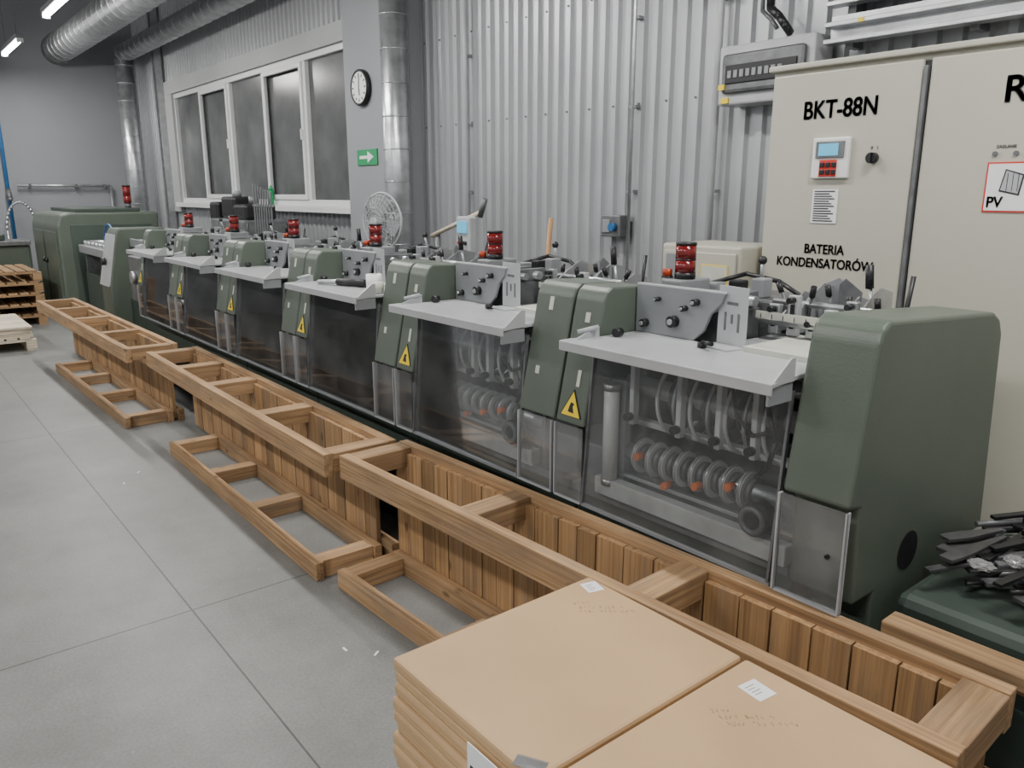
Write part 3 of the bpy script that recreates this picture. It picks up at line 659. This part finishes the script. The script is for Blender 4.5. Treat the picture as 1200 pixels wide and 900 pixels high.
b = B()
for i in range(8): b.box(-7.2+.055*i,-7.175+.055*i,2.80,2.81,1.30,1.78-.01*i,'steel_d',.003)
b.box(-7.22,-6.78,2.80,2.82,1.30,1.33,'steel'); b.box(-7.22,-6.78,2.80,2.82,1.58,1.60,'steel')
for x in (-7.21,-6.8): b.box(x,x+.02,2.8,2.82,0,1.3,'steel_d')
b.done('slotted_guide_rack')
b = B(); b.cyl((-3.9,1.95,1.236),(-3.72,2.02,1.236),.02,'black'); b.cyl((-4.03,1.9,1.228),(-3.9,1.95,1.236),.012,'steel'); b.done('hand_tool')
b = B(); b.cyl((-3.56,1.98,1.216),(-3.56,1.98,1.30),.04,'paper'); b.cyl((-3.47,1.95,1.216),(-3.47,1.95,1.27),.03,'tapec'); b.cyl((-3.56,1.98,1.295),(-3.56,1.98,1.301),.018,'inkb'); b.done('paper_roll_bundle')

# ---------------------------------------------------------------- far-left machinery
b = B()
b.prism([(1.95,0),(1.95,1.28),(2.0,1.42),(2.1,1.45),(3.2,1.45),(3.2,0)],'x',-13.6,-11.7,'green',.03)
b.prism([(1.93,.1),(1.93,1.2),(1.955,1.2),(1.955,.1)],'x',-13.45,-12.7,'green'); b.prism([(1.93,.1),(1.93,1.2),(1.955,1.2),(1.955,.1)],'x',-12.6,-11.8,'green')
b.cyl((-12.75,1.93,.8),(-12.75,1.90,.8),.03,'black'); b.cyl((-12.55,1.93,.8),(-12.55,1.90,.8),.03,'black')
b.box(-11.7,-11.68,2.1,3.1,.2,1.3,'green_d',.01); b.box(-13.5,-11.8,2.2,3.0,1.45,1.50,'green_d',.01)
b.done('machine_main_housing')
b = B(); b.box(-14.2,-13.65,.9,1.9,0,.95,'green',.03); b.box(-14.25,-13.6,.85,1.9,.95,1.02,'steel_d',.01); b.box(-14.1,-13.7,1.2,1.6,1.02,1.12,'green_d',.02); b.done('delivery_table')
b = B()
b.prism([(1.92,0),(1.92,.75),(2.03,1.30),(2.06,1.34),(2.5,1.34),(2.5,0)],'x',-9.4,-9.0,'green',.015)
b.prism([(1.90,.75),(1.92,.75),(2.03,1.28),(2.01,1.28)],'x',-9.38,-9.02,'tray',.002)
b.cyl((-9.2,1.94,1.0),(-9.2,1.90,1.0),.04,'black')
b.box(-9.0,-7.78,2.1,2.6,0,.62,'green_d',.01); b.box(-8.95,-7.8,2.2,2.5,.62,1.15,'steel_d',.01)
for i in range(7): b.cyl((-8.9+.16*i,2.18,1.2),(-8.9+.16*i,2.5,1.2),.03,'steel')
b.box(-8.95,-7.8,2.14,2.17,1.16,1.24,'grey',.004); b.box(-8.95,-7.8,2.14,2.17,.7,.8,'grey',.004)
b.box(-8.5,-8.1,2.0,2.14,.66,1.1,'steel_d',.01); b.cyl((-8.3,2.0,.9),(-8.3,1.96,.9),.06,'steel')
b.done('transfer_unit')
b = B(); b.box(-11.6,-9.5,2.2,2.7,0,.7,'green_d',.01); b.box(-11.6,-9.5,2.15,2.75,.95,1.05,'grey',.01)
for i in range(10): b.cyl((-11.5+.2*i,2.2,1.07),(-11.5+.2*i,2.7,1.07),.035,'steel')
for x in (-11.5,-10.6,-9.7): b.box(x,x+.06,2.2,2.7,.7,.95,'steel_d')
pts=[(-10.3+.28*math.cos(math.pi*i/14),2.25,1.08+.26*math.sin(math.pi*i/14)) for i in range(15)]
b.path(pts,.012,'blue',8); b.done('conveyor_section')
b = B(); b.box(-9.3,-8.3,3.1,3.6,0,1.42,'steel_d',.02); b.box(-9.2,-8.8,3.2,3.5,1.42,1.66,'black',.03); b.box(-8.7,-8.35,3.15,3.5,1.42,1.58,'black',.03); b.cyl((-8.95,3.3,1.66),(-8.95,3.3,1.72),.05,'grey'); b.box(-9.6,-9.35,3.2,3.5,0,1.6,'black',.03); b.cyl((-8.5,3.3,1.58),(-8.5,3.3,1.66),.04,'steel_d'); b.done('auxiliary_pump_unit')
b = B(); zb=1.556; b.cyl((-9.9,4.09,zb),(-9.9,4.09,zb+.17),.035,'bottle'); b.cyl((-9.9,4.09,zb+.17),(-9.9,4.09,zb+.23),.033,'bottle',r2=.013); b.cyl((-9.9,4.09,zb+.23),(-9.9,4.09,zb+.25),.014,'white'); b.done('green_bottle')
b = B(); b.cyl((0,0,0),(0,0,.06),.04,'steel_d'); b.cyl((0,0,.06),(0,0,.16),.05,'red'); b.cyl((0,0,.16),(0,0,.28),.05,'red'); b.cyl((0,0,.28),(0,0,.30),.052,'black'); b.done('signal_tower',(-12.0,2.9,1.502))

def pallet_stack(name, x0, x1, y0, y1, n, z0=0, m='wl'):
    b = B(); z = z0
    for k in range(n):
        for y in (y0,(y0+y1)/2-.05,y1-.1): b.box(x0,x1,y,y+.1,z,z+.022,m)
        for x in (x0,(x0+x1)/2-.05,x1-.1):
            for y in (y0,(y0+y1)/2-.05,y1-.1): b.box(x,x+.1,y,y+.1,z+.022,z+.1,m)
            b.box(x,x+.1,y0,y1,z+.1,z+.12,m)
        yy = y0
        while yy < y1-.08: b.box(x0,x1,yy,yy+.1,z+.12,z+.142,m,.002); yy += .125
        z += .143
    if m == 'wl':
        for k in range(5): b.box(x0+.02+rnd(0,.03),x1-.02-rnd(0,.03),y0,y1-.02-rnd(0,.05),z+.024*k,z+.024*k+.022,'wl',.002)
    return b.done(name)
pallet_stack('pale_wooden_pallet',-11.35,-10.05,.3,1.33,1)
pallet_stack('wooden_pallet',-13.2,-12.0,.6,1.75,5,0,'wy')
b = B()
for x,y in ((-4.95,1.0),(-5.1,1.12),(-2.4,1.28),(-2.5,1.2)): b.box(-.015,.015,-.004,.004,0,.003,'paper',0,Matrix.Translation((x,y,0))@Matrix.Rotation(rnd(0,3),4,'Z'))
b.done('paper_scraps')

# ---------------------------------------------------------------- world + camera
w = bpy.data.worlds.new('World'); bpy.context.scene.world = w; w.use_nodes = True
w.node_tree.nodes['Background'].inputs[0].default_value = (.93,.96,1,1); w.node_tree.nodes['Background'].inputs[1].default_value = .48
cd = bpy.data.cameras.new('Camera'); cam = bpy.data.objects.new('Camera', cd); C.objects.link(cam)
cd.sensor_width = 36; cd.lens = 925/1200*36; cd.clip_start=.05
th = math.atan(224/925); ya = math.atan(770*math.cos(th)/925)
d = Vector((-math.cos(ya)*math.cos(th), math.sin(ya)*math.cos(th), -math.sin(th)))
cam.location = (0,0,1.7); cam.rotation_euler = d.to_track_quat('-Z','Y').to_euler()
bpy.context.scene.camera = cam
